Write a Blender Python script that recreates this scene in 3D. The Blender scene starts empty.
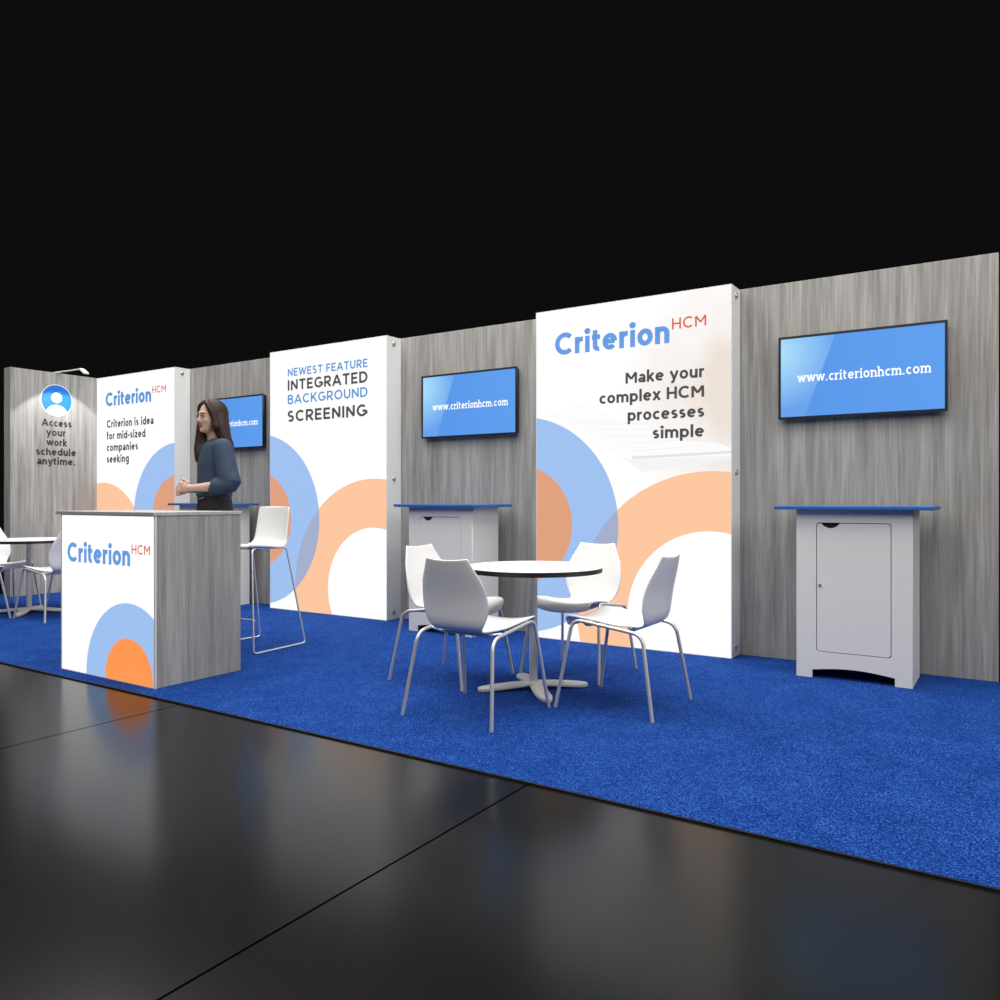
import bpy, bmesh, math, random
from mathutils import Vector, Matrix
random.seed(4)
PI = math.pi
D = bpy.data
S = bpy.context.scene
C = S.collection
R = math.radians

# ------------------------------------------------------------------ materials
def srgb(r, g, b):
    def f(c):
        c /= 255.0
        return c / 12.92 if c <= 0.04045 else ((c + 0.055) / 1.055) ** 2.4
    return (f(r), f(g), f(b), 1.0)

def newmat(name):
    m = D.materials.new(name); m.use_nodes = True
    nt = m.node_tree
    return m, nt, nt.nodes['Principled BSDF']

def plain(name, col, rough=0.5, metal=0.0, noise=0.04, scale=30, spec=0.5):
    m, nt, b = newmat(name)
    tc = nt.nodes.new('ShaderNodeTexCoord')
    n = nt.nodes.new('ShaderNodeTexNoise'); n.inputs['Scale'].default_value = scale
    n.inputs['Detail'].default_value = 3
    nt.links.new(tc.outputs['Object'], n.inputs['Vector'])
    r = nt.nodes.new('ShaderNodeValToRGB')
    r.color_ramp.elements[0].position = 0.3; r.color_ramp.elements[1].position = 0.7
    r.color_ramp.elements[0].color = tuple(c * (1 - noise) for c in col[:3]) + (1,)
    r.color_ramp.elements[1].color = tuple(min(1, c * (1 + noise)) for c in col[:3]) + (1,)
    nt.links.new(n.outputs['Fac'], r.inputs['Fac'])
    nt.links.new(r.outputs['Color'], b.inputs['Base Color'])
    b.inputs['Roughness'].default_value = rough
    b.inputs['Metallic'].default_value = metal
    b.inputs['Specular IOR Level'].default_value = spec
    return m

def emis(name, col, strength=1.0):
    m, nt, b = newmat(name)
    b.inputs['Base Color'].default_value = (0.01, 0.01, 0.01, 1)
    b.inputs['Roughness'].default_value = 0.6
    b.inputs['Specular IOR Level'].default_value = 0.1
    b.inputs['Emission Color'].default_value = col
    b.inputs['Emission Strength'].default_value = strength
    return m

class NT:
    """small helper around a node tree for math on local coordinates"""
    def __init__(s, nt):
        s.nt = nt
    def math(s, op, a, b=None, c=None):
        n = s.nt.nodes.new('ShaderNodeMath'); n.operation = op
        for i, v in enumerate((a, b, c)):
            if v is None: continue
            if isinstance(v, (int, float)): n.inputs[i].default_value = v
            else: s.nt.links.new(v, n.inputs[i])
        return n.outputs[0]
    def xyz(s):
        tc = s.nt.nodes.new('ShaderNodeTexCoord')
        sp = s.nt.nodes.new('ShaderNodeSeparateXYZ')
        s.nt.links.new(tc.outputs['Object'], sp.inputs[0])
        return tc, sp.outputs[0], sp.outputs[1], sp.outputs[2]
    def mix(s, fac, a, b):
        n = s.nt.nodes.new('ShaderNodeMix'); n.data_type = 'RGBA'
        if isinstance(fac, (int, float)): n.inputs[0].default_value = fac
        else: s.nt.links.new(fac, n.inputs[0])
        for i, v in ((6, a), (7, b)):
            if isinstance(v, tuple): n.inputs[i].default_value = v
            else: s.nt.links.new(v, n.inputs[i])
        return n.outputs[2]
    def dist(s, x, z, cx, cz):
        dx = s.math('SUBTRACT', x, cx); dz = s.math('SUBTRACT', z, cz)
        return s.math('SQRT', s.math('ADD', s.math('MULTIPLY', dx, dx), s.math('MULTIPLY', dz, dz)))
    def inside(s, d, r):
        return s.math('LESS_THAN', d, r)

def wood(name, lo, hi):
    m, nt, b = newmat(name); h = NT(nt)
    tc = nt.nodes.new('ShaderNodeTexCoord')
    outs = []
    for sc, zs, det in ((16, 0.9, 5), (75, 2.6, 3), (3.0, 0.3, 2)):
        mp = nt.nodes.new('ShaderNodeMapping'); mp.inputs['Scale'].default_value = (sc, sc, zs)
        nt.links.new(tc.outputs['Object'], mp.inputs[0])
        n = nt.nodes.new('ShaderNodeTexNoise'); n.inputs['Scale'].default_value = 1.0
        n.inputs['Detail'].default_value = det; n.inputs['Roughness'].default_value = 0.62
        n.inputs['Distortion'].default_value = 0.25
        nt.links.new(mp.outputs[0], n.inputs['Vector']); outs.append(n.outputs['Fac'])
    f = h.math('ADD', h.math('MULTIPLY', outs[0], 0.5), h.math('MULTIPLY', outs[1], 0.3))
    f = h.math('ADD', f, h.math('MULTIPLY', outs[2], 0.2))
    r = nt.nodes.new('ShaderNodeValToRGB')
    r.color_ramp.elements[0].position = 0.38; r.color_ramp.elements[0].color = lo
    r.color_ramp.elements[1].position = 0.64; r.color_ramp.elements[1].color = hi
    nt.links.new(f, r.inputs['Fac']); nt.links.new(r.outputs['Color'], b.inputs['Base Color'])
    b.inputs['Roughness'].default_value = 0.55
    b.inputs['Specular IOR Level'].default_value = 0.3
    return m

WHITE = srgb(255, 255, 255); BLUE = srgb(158, 193, 240); PEACH = srgb(253, 198, 158)
RUST = srgb(224, 160, 126); LENS = srgb(164, 174, 206); ORANGE = srgb(255, 152, 84)

def graphic(name, layers, strength=1.0, photo=False):
    """layers: (cx, cz, r_out, r_in, colour, inner colour or None); overlap of ring 0 and ring 1 is LENS"""
    m, nt, b = newmat(name); h = NT(nt)
    tc, x, y, z = h.xyz()
    col = WHITE
    if photo:
        # pale out-of-focus print of a hand and a desk in the upper right of the sheet
        n = nt.nodes.new('ShaderNodeTexNoise'); n.inputs['Scale'].default_value = 3.0
        n.inputs['Detail'].default_value = 2
        nt.links.new(tc.outputs['Object'], n.inputs['Vector'])
        d = h.dist(x, z, 1.50, 1.72)
        f = h.math('SUBTRACT', 1.0, h.math('DIVIDE', d, 0.85))
        f = h.math('MULTIPLY', h.math('MAXIMUM', f, 0.0), h.math('MULTIPLY', n.outputs['Fac'], 1.9))
        f = h.math('MINIMUM', f, 0.75)
        col = h.mix(f, WHITE, srgb(230, 214, 200))
    first = None
    for i, (cx, cz, ro, ri, c, ic) in enumerate(layers):
        d = h.dist(x, z, cx, cz)
        o = h.inside(d, ro)
        if ri:
            inn = h.inside(d, ri)
            ring = h.math('MULTIPLY', o, h.math('SUBTRACT', 1.0, inn))
        else:
            inn = None; ring = o
        col = h.mix(ring, col, c)
        if first is not None:
            col = h.mix(h.math('MULTIPLY', first, ring), col, LENS)
        if inn is not None and ic is not None:
            col = h.mix(inn, col, ic)
        if i == 0: first = ring
    b.inputs['Base Color'].default_value = (0.01, 0.01, 0.01, 1)
    b.inputs['Roughness'].default_value = 0.7
    b.inputs['Specular IOR Level'].default_value = 0.05
    nt.links.new(col, b.inputs['Emission Color'])
    b.inputs['Emission Strength'].default_value = strength
    return m

M = {}
M['wood'] = wood('grey_wood_laminate', (0.185, 0.180, 0.172, 1), (0.43, 0.42, 0.402, 1))
M['frame'] = plain('light_grey_aluminium', (0.70, 0.705, 0.70), 0.45, 0.0, 0.01)
M['metal'] = plain('brushed_steel', (0.66, 0.66, 0.65), 0.35, 0.55, 0.02)
M['bolt'] = plain('bolt_steel', (0.5, 0.5, 0.5), 0.3, 0.9, 0.02)
M['plastic'] = plain('white_plastic', (0.80, 0.80, 0.80), 0.38, 0.0, 0.005)
M['table_white'] = plain('white_laminate', (0.88, 0.88, 0.88), 0.35, 0.0, 0.005)
M['base_white'] = plain('white_powder_coat', (0.62, 0.62, 0.60), 0.4, 0.1, 0.01)
M['black'] = plain('black_edge', (0.006, 0.006, 0.006), 0.5, 0.0, 0.05)
M['bezel'] = plain('monitor_bezel', (0.012, 0.016, 0.022), 0.35, 0.0, 0.05)
M['cabinet'] = plain('cabinet_grey_paint', (0.70, 0.695, 0.672), 0.5, 0.0, 0.01)
M['blue_top'] = plain('blue_counter_laminate', srgb(44, 98, 164), 0.4, 0.0, 0.02)
M['chrome'] = plain('polished_wire', (0.8, 0.8, 0.8), 0.25, 0.6, 0.01)
M['skin'] = plain('skin', srgb(192, 158, 143), 0.55, 0.0, 0.03, 40)
M['hair'] = plain('brown_hair', srgb(50, 33, 27), 0.6, 0.0, 0.35, 60, 0.3)
M['blouse'] = plain('navy_blouse', srgb(44, 61, 84), 0.8, 0.0, 0.08, 25)
M['trousers'] = plain('black_cloth', (0.008, 0.008, 0.009), 0.8, 0.0, 0.1)
M['shoe'] = plain('black_leather', (0.006, 0.006, 0.006), 0.4, 0.0, 0.1)
M['lips'] = plain('lips', srgb(150, 84, 80), 0.5)
M['dark'] = plain('dark_brown', srgb(40, 28, 24), 0.6)
M['eyewhite'] = plain('eye_white', srgb(200, 195, 190), 0.4)
M['txt_blue'] = emis('print_blue', srgb(100, 156, 226))
M['txt_blue2'] = emis('print_mid_blue', srgb(84, 148, 214))
M['txt_red'] = emis('print_vermilion', srgb(220, 96, 62))
M['txt_dark'] = emis('print_charcoal', srgb(78, 76, 78))
M['txt_screen'] = emis('screen_white', srgb(255, 255, 255), 1.1)
M['ink'] = plain('cut_vinyl_black', (0.02, 0.02, 0.02), 0.6)
M['vinyl_blue'] = plain('cut_vinyl_blue', srgb(0, 108, 200), 0.6, 0.0, 0.01)
M['vinyl_white'] = plain('cut_vinyl_white', (0.86, 0.86, 0.86), 0.5, 0.0, 0.01)
M['key_print'] = emis('pale_keyboard_print', srgb(243, 243, 244))
M['key_print_dark'] = emis('pale_keyboard_edge_print', srgb(226, 227, 229))
M['key_print_light'] = emis('pale_keyboard_top_print', srgb(251, 251, 251))

def screen_mat():
    m, nt, b = newmat('monitor_picture'); h = NT(nt)
    tc, x, y, z = h.xyz()   # origin at the screen centre
    # glare drawn into the picture as a slanted lighter field at left, with a soft falloff from the corner
    edge = h.math('SUBTRACT', h.math('MULTIPLY', z, 0.36), 0.225)
    left = h.math('LESS_THAN', x, edge)
    d = h.dist(x, z, -0.50, 0.16)
    f = h.math('MAXIMUM', h.math('SUBTRACT', 0.95, h.math('DIVIDE', d, 0.45)), 0.12)
    f = h.math('MULTIPLY', left, f)
    base = h.mix(h.math('MULTIPLY', h.math('ADD', x, 0.45), 0.6), srgb(84, 148, 232), srgb(98, 164, 243))
    col = h.mix(f, base, srgb(178, 232, 255))
    b.inputs['Base Color'].default_value = (0.01, 0.01, 0.01, 1)
    b.inputs['Roughness'].default_value = 0.3
    b.inputs['Specular IOR Level'].default_value = 0.2
    nt.links.new(col, b.inputs['Emission Color'])
    b.inputs['Emission Strength'].default_value = 1.0
    return m
M['screen'] = screen_mat()

def carpet_mat():
    m, nt, b = newmat('blue_carpet_pile'); h = NT(nt)
    tc = nt.nodes.new('ShaderNodeTexCoord')
    def noise(scale, det, rough=0.6, sx=1, sy=1):
        mp = nt.nodes.new('ShaderNodeMapping'); mp.inputs['Scale'].default_value = (sx, sy, 1)
        nt.links.new(tc.outputs['Object'], mp.inputs[0])
        n = nt.nodes.new('ShaderNodeTexNoise'); n.inputs['Scale'].default_value = scale
        n.inputs['Detail'].default_value = det; n.inputs['Roughness'].default_value = rough
        nt.links.new(mp.outputs[0], n.inputs['Vector']); return n.outputs['Fac']
    a = noise(125, 2, 0.6); c = noise(40, 3, 0.7); e = noise(5, 2)
    f = h.math('ADD', h.math('MULTIPLY', a, 0.68), h.math('MULTIPLY', c, 0.24))
    f = h.math('ADD', f, h.math('MULTIPLY', e, 0.08))
    r = nt.nodes.new('ShaderNodeValToRGB')
    el = r.color_ramp.elements
    el[0].position = 0.38; el[0].color = (0.002, 0.013, 0.100, 1)
    el[1].position = 0.64; el[1].color = (0.036, 0.125, 0.45, 1)
    k = el.new(0.5); k.color = (0.006, 0.035, 0.188, 1)
    nt.links.new(f, r.inputs['Fac']); nt.links.new(r.outputs['Color'], b.inputs['Base Color'])
    bp = nt.nodes.new('ShaderNodeBump'); bp.inputs['Strength'].default_value = 0.6
    bp.inputs['Distance'].default_value = 0.004
    nt.links.new(f, bp.inputs['Height']); nt.links.new(bp.outputs[0], b.inputs['Normal'])
    b.inputs['Roughness'].default_value = 1.0
    b.inputs['Specular IOR Level'].default_value = 0.05
    return m
M['carpet'] = carpet_mat()

def floor_mat():
    m, nt, b = newmat('polished_dark_tiles'); h = NT(nt)
    tc, x, y, z = h.xyz()
    def line(v, off):
        q = h.math('ABSOLUTE', h.math('SUBTRACT', h.math('FLOORED_MODULO', h.math('SUBTRACT', v, off - 1.0325), 2.065), 1.0325))
        return h.math('LESS_THAN', q, 0.0042)
    ln = h.math('MAXIMUM', line(x, -1.500), line(y, -6.9))
    n = nt.nodes.new('ShaderNodeTexNoise'); n.inputs['Scale'].default_value = 1.3
    nt.links.new(tc.outputs['Object'], n.inputs['Vector'])
    base = h.mix(n.outputs['Fac'], (0.0045, 0.0045, 0.0042, 1), (0.0075, 0.0075, 0.0070, 1))
    col = h.mix(ln, base, (0.0006, 0.0006, 0.0006, 1))
    nt.links.new(col, b.inputs['Base Color'])
    nt.links.new(h.math('ADD', 0.2, h.math('MULTIPLY', ln, 0.6)), b.inputs['Roughness'])
    nt.links.new(h.math('MULTIPLY', h.math('SUBTRACT', 1.0, ln), 0.29), b.inputs['Specular IOR Level'])
    return m
M['floor'] = floor_mat()

# ------------------------------------------------------------------ geometry helpers
def link(name, me, mat, parent=None, loc=None, smooth=False):
    o = D.objects.new(name, me)
    if mat is not None:
        for m in (mat if isinstance(mat, (list, tuple)) else [mat]): me.materials.append(m)
    C.objects.link(o)
    if parent is not None: o.parent = parent
    if loc is not None: o.location = loc
    if smooth:
        for p in me.polygons: p.use_smooth = True
    return o

def tag(o, label=None, cat=None, group=None, kind=None):
    if label: o['label'] = label
    if cat: o['category'] = cat
    if group: o['group'] = group
    if kind: o['kind'] = kind
    return o

def empty(name, loc=(0, 0, 0), rz=0.0):
    o = D.objects.new(name, None); C.objects.link(o)
    o.location = loc; o.rotation_euler = (0, 0, rz); o.empty_display_size = 0.1
    return o

class MB:
    def __init__(s): s.v = []; s.f = []; s.mi = []
    def add(s, vs, fs, mi=0):
        n = len(s.v); s.v += [tuple(v) for v in vs]
        s.f += [tuple(i + n for i in f) for f in fs]; s.mi += [mi] * len(fs)
        return s
    def box(s, x0, x1, y0, y1, z0, z1, mi=0):
        return s.add([(x0, y0, z0), (x1, y0, z0), (x1, y1, z0), (x0, y1, z0), (x0, y0, z1), (x1, y0, z1), (x1, y1, z1), (x0, y1, z1)],
                     [(3, 2, 1, 0), (4, 5, 6, 7), (0, 1, 5, 4), (1, 2, 6, 5), (2, 3, 7, 6), (3, 0, 4, 7)], mi)
    def tube(s, pts, r, n=12, mi=0, cap=True):
        pts = [Vector(p) for p in pts]
        rad = r if isinstance(r, (list, tuple)) else [r] * len(pts)
        rings = []; up = None
        for i, p in enumerate(pts):
            t = (pts[min(i + 1, len(pts) - 1)] - pts[max(i - 1, 0)]).normalized()
            if up is None:
                up = Vector((0, 0, 1)) if abs(t.z) < 0.9 else Vector((1, 0, 0))
            a = t.cross(up).normalized(); b = a.cross(t).normalized(); up = b
            rings.append([p + (a * math.cos(2 * PI * k / n) + b * math.sin(2 * PI * k / n)) * rad[i] for k in range(n)])
        vs = [v for ring in rings for v in ring]; fs = []
        for i in range(len(pts) - 1):
            for k in range(n):
                k2 = (k + 1) % n
                fs.append((i * n + k, i * n + k2, (i + 1) * n + k2, (i + 1) * n + k))
        if cap:
            fs.append(tuple(range(n))[::-1]); fs.append(tuple((len(pts) - 1) * n + k for k in range(n)))
        return s.add(vs, fs, mi)
    def lathe(s, prof, n=64, c=(0, 0), mi=0):
        vs = []; fs = []
        for (r, z) in prof:
            for k in range(n):
                a = 2 * PI * k / n; vs.append((c[0] + r * math.cos(a), c[1] + r * math.sin(a), z))
        for i in range(len(prof) - 1):
            for k in range(n):
                k2 = (k + 1) % n
                fs.append((i * n + k, i * n + k2, (i + 1) * n + k2, (i + 1) * n + k))
        fs.append(tuple(range(n))[::-1]); fs.append(tuple((len(prof) - 1) * n + k for k in range(n)))
        return s.add(vs, fs, mi)
    def ell(s, c, r, n=20, m=12, mat=None, mi=0):
        vs = []; fs = []; c = Vector(c)
        for i in range(m + 1):
            th = PI * i / m
            for k in range(n):
                a = 2 * PI * k / n
                v = Vector((r[0] * math.sin(th) * math.cos(a), r[1] * math.sin(th) * math.sin(a), r[2] * math.cos(th)))
                if mat is not None: v = mat @ v
                vs.append(c + v)
        for i in range(m):
            for k in range(n):
                k2 = (k + 1) % n
                fs.append((i * n + k, (i + 1) * n + k, (i + 1) * n + k2, i * n + k2))
        return s.add(vs, fs, mi)
    def loft(s, rings, mi=0):
        """rings: list of (centre, (rx, ry)) stacked; elliptic cross sections in XY"""
        n = 24; vs = []; fs = []
        for (c, (rx, ry)) in rings:
            for k in range(n):
                a = 2 * PI * k / n; vs.append((c[0] + rx * math.cos(a), c[1] + ry * math.sin(a), c[2]))
        for i in range(len(rings) - 1):
            for k in range(n):
                k2 = (k + 1) % n
                fs.append((i * n + k, i * n + k2, (i + 1) * n + k2, (i + 1) * n + k))
        fs.append(tuple(range(n))[::-1]); fs.append(tuple((len(rings) - 1) * n + k for k in range(n)))
        return s.add(vs, fs, mi)
    def mesh(s, name, clean=False):
        me = D.meshes.new(name); me.from_pydata(s.v, [], s.f)
        for p, m in zip(me.polygons, s.mi): p.material_index = m
        bm = bmesh.new(); bm.from_mesh(me)
        if clean: bmesh.ops.remove_doubles(bm, verts=bm.verts, dist=1e-5)
        bmesh.ops.recalc_face_normals(bm, faces=bm.faces); bm.to_mesh(me); bm.free()
        me.update(); return me
    def build(s, name, mat, parent=None, smooth=False, bevel=0, angle=40, loc=None):
        me = s.mesh(name); o = link(name, me, mat, parent, loc)
        if bevel:
            b = o.modifiers.new('Bevel', 'BEVEL'); b.width = bevel; b.segments = 2; b.limit_method = 'ANGLE'; b.angle_limit = R(40)
        if smooth:
            me.shade_smooth() if hasattr(me, 'shade_smooth') else None
            me.set_sharp_from_angle(angle=R(angle))
        return o

def curve_prism(outlines, depth):
    """flat outlines (x, z) with holes -> solid plate, front at y=0, back at y=depth"""
    cu = D.curves.new('tmp', 'CURVE'); cu.dimensions = '2D'; cu.fill_mode = 'BOTH'; cu.extrude = depth / 2
    for ol in outlines:
        sp = cu.splines.new('POLY'); sp.points.add(len(ol) - 1); sp.use_cyclic_u = True
        for p, (x, z) in zip(sp.points, ol): p.co = (x, z, 0, 1)
    o = D.objects.new('tmp', cu); C.objects.link(o)
    dg = bpy.context.evaluated_depsgraph_get(); dg.update()
    me = D.meshes.new_from_object(o.evaluated_get(dg))
    D.objects.remove(o); D.curves.remove(cu)
    for v in me.vertices:
        x, z, d = v.co; v.co = (x, depth / 2 - d, z)
    bm = bmesh.new(); bm.from_mesh(me); bmesh.ops.remove_doubles(bm, verts=bm.verts, dist=1e-6)
    bmesh.ops.recalc_face_normals(bm, faces=bm.faces); bm.to_mesh(me); bm.free()
    me.materials.clear()
    return me

def arc(cx, cy, rx, ry, a0, a1, n=14):
    return [(cx + rx * math.cos(R(a0 + (a1 - a0) * i / n)), cy + ry * math.sin(R(a0 + (a1 - a0) * i / n))) for i in range(n + 1)]

def rrect(x0, x1, z0, z1, r, n=6):
    p = []
    for (cx, cz, a) in ((x1 - r, z1 - r, 0), (x0 + r, z1 - r, 90), (x0 + r, z0 + r, 180), (x1 - r, z0 + r, 270)):
        p += arc(cx, cz, r, r, a, a + 90, n)
    return p

# ------------------------------------------------------------------ lettering: a geometric stroke alphabet
XH = 0.73
def glyph(ch, w):
    h = w / 2; x = XH; T = 1.0 - h; B = h
    bw = 0.66; br = (bw - w) / 2; ry = (x - w) / 2; cx = bw / 2; cy = x / 2
    def shoulder(x0, x1):
        r = (x1 - x0) / 2
        return [(x0, cy - 0.02)] + arc(x0 + r, x - h - r * 0.95, r, r * 0.95, 180, 0) + [(x1, 0)]
    if ch == ' ': return 0.34, []
    if ch == '.': return w * 1.15, [[(0, h), (w * 1.1, h)]]
    if ch == '-': return 0.36, [[(0, 0.38), (0.34, 0.38)]]
    if ch == 'o': return bw, [arc(cx, cy, br, ry, 0, 360, 32)]
    if ch == 'c': return 0.555, [arc(cx, cy, br, ry, 48, 312, 26)]
    if ch == 'e': return bw, [[(w * 0.4, cy + 0.01), (bw - h, cy + 0.01)], arc(cx, cy, br, ry, 0, 318, 30)]
    if ch == 'd': return bw, [arc(cx, cy, br, ry, 0, 360, 32), [(bw - h, 0), (bw - h, 1.04)]]
    if ch == 'p': return bw, [arc(cx, cy, br, ry, 0, 360, 32), [(h, -0.27), (h, x)]]
    if ch == 'g': return bw, [arc(cx, cy, br, ry, 0, 360, 32), [(bw - h, x)] + arc(cx, -0.02, br, 0.2, 0, -150, 14)]
    if ch == 'a':
        return 0.58, [arc(0.29 - h * 0.3, 0.22, 0.27 - h, 0.22 - h, 0, 360, 24), [(0.58 - h, 0)] + arc(0.30, x - h - 0.20, 0.28 - h, 0.20, 0, 150, 14)]
    if ch == 's':
        r1 = 0.5 * (x - w) / 2
        return 0.5, [arc(0.25, x - h - r1, 0.24 - h, r1, 35, 250, 14) + arc(0.25, h + r1, 0.25 - h, r1, 70, -145, 14)]
    if ch == 'n': return 0.60, [[(h, 0), (h, x)], shoulder(h, 0.60 - h)]
    if ch == 'h': return 0.60, [[(h, 0), (h, 1.04)], shoulder(h, 0.60 - h)]
    if ch == 'm': return 0.98, [[(h, 0), (h, x)], shoulder(h, 0.49), shoulder(0.49, 0.98 - h)]
    if ch == 'u':
        r = (0.60 - w) / 2
        return 0.60, [[(0.60 - h, 0), (0.60 - h, x)], [(h, x)] + arc(0.30, h + r * 0.95, r, r * 0.95, 180, 360)]
    if ch == 'r': return 0.38, [[(h, 0), (h, x)], [(h, 0.40)] + arc(h + 0.26, 0.42, 0.26, x - h - 0.42, 175, 92, 10) + [(0.38, x - h)]]
    if ch == 't': return 0.40, [[(0.15, 0.93)] + arc(0.15 + 0.14, h + 0.13, 0.14, 0.13, 180, 290, 8), [(0, x - h), (0.38, x - h)]]
    if ch == 'f': return 0.38, [[(0.15, 0)] + arc(0.30, 0.84, 0.15, 0.16, 180, 85, 8), [(0, x - h), (0.36, x - h)]]
    if ch == 'i': return w * 1.1, [[(w * .55, 0), (w * .55, x)], arc(w * .55, 0.93, w * 0.33, w * 0.33, 0, 360, 14)]
    if ch == 'l': return w, [[(h, 0), (h, 1.04)]]
    if ch == 'k': return 0.58, [[(h, 0), (h, 1.04)], [(0.52, x), (h, 0.26)], [(0.22, 0.42), (0.54, 0)]]
    if ch == 'x': return 0.58, [[(0.05, 0), (0.53, x)], [(0.05, x), (0.53, 0)]]
    if ch == 'y': return 0.62, [[(0.05, x), (0.32, 0.06)], [(0.57, x), (0.30, 0.0), (0.22, -0.18), (0.08, -0.2)]]
    if ch == 'v': return 0.60, [[(0.05, x), (0.30, 0.03), (0.55, x)]]
    if ch == 'w': return 0.94, [[(0.05, x), (0.26, 0.04), (0.47, x), (0.68, 0.04), (0.89, x)]]
    if ch == 'z': return 0.52, [[(0.02, x - h), (0.46, x - h), (0.05, h), (0.50, h)]]
    # capitals
    if ch == 'A': return 0.92, [[(0.05, 0), (0.46, 1 - h * .4), (0.87, 0)], [(0.2, 0.3), (0.72, 0.3)]]
    if ch == 'B': return 0.72, [[(h, 0), (h, 1)], [(h, T), (0.40, T)] + arc(0.40, 0.74, 0.24 - h * .5, 0.26 - h, 90, -90, 10) + [(h, 0.5)], [(0.40, 0.5)] + arc(0.42, 0.26, 0.27 - h * .5, 0.25 - h * .2, 90, -90, 10) + [(h, B)]]
    if ch == 'C': return 0.86, [arc(0.48, 0.5, 0.48 - h, 0.5 - h, 45, 315, 30)]
    if ch == 'D': return 0.86, [[(h, 0), (h, 1)], [(h, T), (0.38, T)] + arc(0.38, 0.5, 0.47 - h, 0.5 - h, 90, -90, 20) + [(h, B)]]
    if ch == 'E': return 0.66, [[(h, 0), (h, 1)], [(h, T), (0.65, T)], [(h, 0.5), (0.60, 0.5)], [(h, B), (0.66, B)]]
    if ch == 'F': return 0.62, [[(h, 0), (h, 1)], [(h, T), (0.62, T)], [(h, 0.48), (0.57, 0.48)]]
    if ch == 'G': return 0.92, [arc(0.48, 0.5, 0.48 - h, 0.5 - h, 48, 330, 30) + [(0.88, 0.2), (0.88, 0.46), (0.52, 0.46)]]
    if ch == 'H': return 0.78, [[(h, 0), (h, 1)], [(0.78 - h, 0), (0.78 - h, 1)], [(h, 0.5), (0.78 - h, 0.5)]]
    if ch == 'I': return w, [[(h, 0), (h, 1)]]
    if ch == 'K': return 0.76, [[(h, 0), (h, 1)], [(0.68, 1), (h, 0.34)], [(0.30, 0.56), (0.72, 0)]]
    if ch == 'M': return 0.94, [[(h, 0), (h, T), (0.47, 0.36), (0.94 - h, T), (0.94 - h, 0)]]
    if ch == 'N': return 0.80, [[(h, 0), (h, T), (0.80 - h, B), (0.80 - h, 1)]]
    if ch == 'O': return 0.98, [arc(0.49, 0.5, 0.49 - h, 0.5 - h, 0, 360, 36)]
    if ch == 'R': return 0.74, [[(h, 0), (h, 1)], [(h, T), (0.42, T)] + arc(0.42, 0.68, 0.28 - h * .6, 0.32 - h, 90, -90, 12) + [(h, 0.36)], [(0.38, 0.36), (0.70, 0)]]
    if ch == 'S':
        r1 = (1 - w) / 4
        return 0.68, [arc(0.34, T - r1, 0.31 - h, r1, 35, 255, 14) + arc(0.34, B + r1, 0.33 - h, r1, 75, -145, 14)]
    if ch == 'T': return 0.72, [[(0.36, 0), (0.36, 1)], [(0, T), (0.72, T)]]
    if ch == 'U': return 0.78, [[(h, 1)] + arc(0.39, 0.39, 0.39 - h, 0.39 - h, 180, 360, 18) + [(0.78 - h, 1)]]
    if ch == 'W': return 1.2, [[(0.05, 1), (0.34, 0.05), (0.60, 0.95), (0.86, 0.05), (1.15, 1)]]
    return 0.5, []

def ribbon(pts, w, closed=False):
    """mitred flat ribbon"""
    n = len(pts); L = []; Rr = []
    for i, p in enumerate(pts):
        if closed: a, b = pts[i - 1 if i else n - 2], pts[(i + 1) if i < n - 1 else 1]
        else: a, b = pts[max(i - 1, 0)], pts[min(i + 1, n - 1)]
        d1 = Vector((p[0] - a[0], p[1] - a[1])); d2 = Vector((b[0] - p[0], b[1] - p[1]))
        if d1.length < 1e-9: d1 = d2.copy()
        if d2.length < 1e-9: d2 = d1.copy()
        d1.normalize(); d2.normalize()
        n1 = Vector((-d1.y, d1.x)); n2 = Vector((-d2.y, d2.x)); m = n1 + n2
        if m.length < 1e-6: m = n1
        m.normalize(); k = min(1.0 / max(m.dot(n1), 0.25), 2.2)
        L.append((p[0] + m.x * w / 2 * k, p[1] + m.y * w / 2 * k)); Rr.append((p[0] - m.x * w / 2 * k, p[1] - m.y * w / 2 * k))
    vs = L + Rr; fs = [(i, i + 1, n + i + 1, n + i) for i in range(n - 1)]
    return vs, fs

def split_sharp(pts):
    out = []; cur = [pts[0]]
    for i in range(1, len(pts) - 1):
        cur.append(pts[i])
        a = Vector((pts[i][0] - pts[i-1][0], pts[i][1] - pts[i-1][1])); b = Vector((pts[i+1][0] - pts[i][0], pts[i+1][1] - pts[i][1]))
        if a.length > 1e-6 and b.length > 1e-6 and a.angle(b) > R(75):
            out.append(cur); cur = [pts[i]]
    cur.append(pts[-1]); out.append(cur); return out

def slab_marks(ch, w):
    h = w / 2; x = XH; q = 0.1
    f = lambda c, z, e=q: [(c - h - e, z), (c + h + e, z)]
    if ch == 'i': return [f(w * .55, h * .7), [(w * .55 - h - q, x - h * .7), (w * .55, x - h * .7)]]
    if ch == 'r': return [f(h, h * .7), [(-q, x - h * .7), (h, x - h * .7)]]
    if ch == 'n': return [f(h, h * .7, .08), f(0.6 - h, h * .7, .08), [(-q, x - h * .7), (h, x - h * .7)]]
    if ch == 'h': return [f(h, h * .7, .08), f(0.6 - h, h * .7, .08), [(-q, 1.0), (h, 1.0)]]
    if ch == 'm': return [f(h, h * .7, .07), f(0.49, h * .7, .07), f(0.98 - h, h * .7, .07), [(-q, x - h * .7), (h, x - h * .7)]]
    if ch == 'w': return [f(0.06, x - h * .7, .06), f(0.47, x - h * .7, .05), f(0.88, x - h * .7, .06)]
    return []

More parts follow.
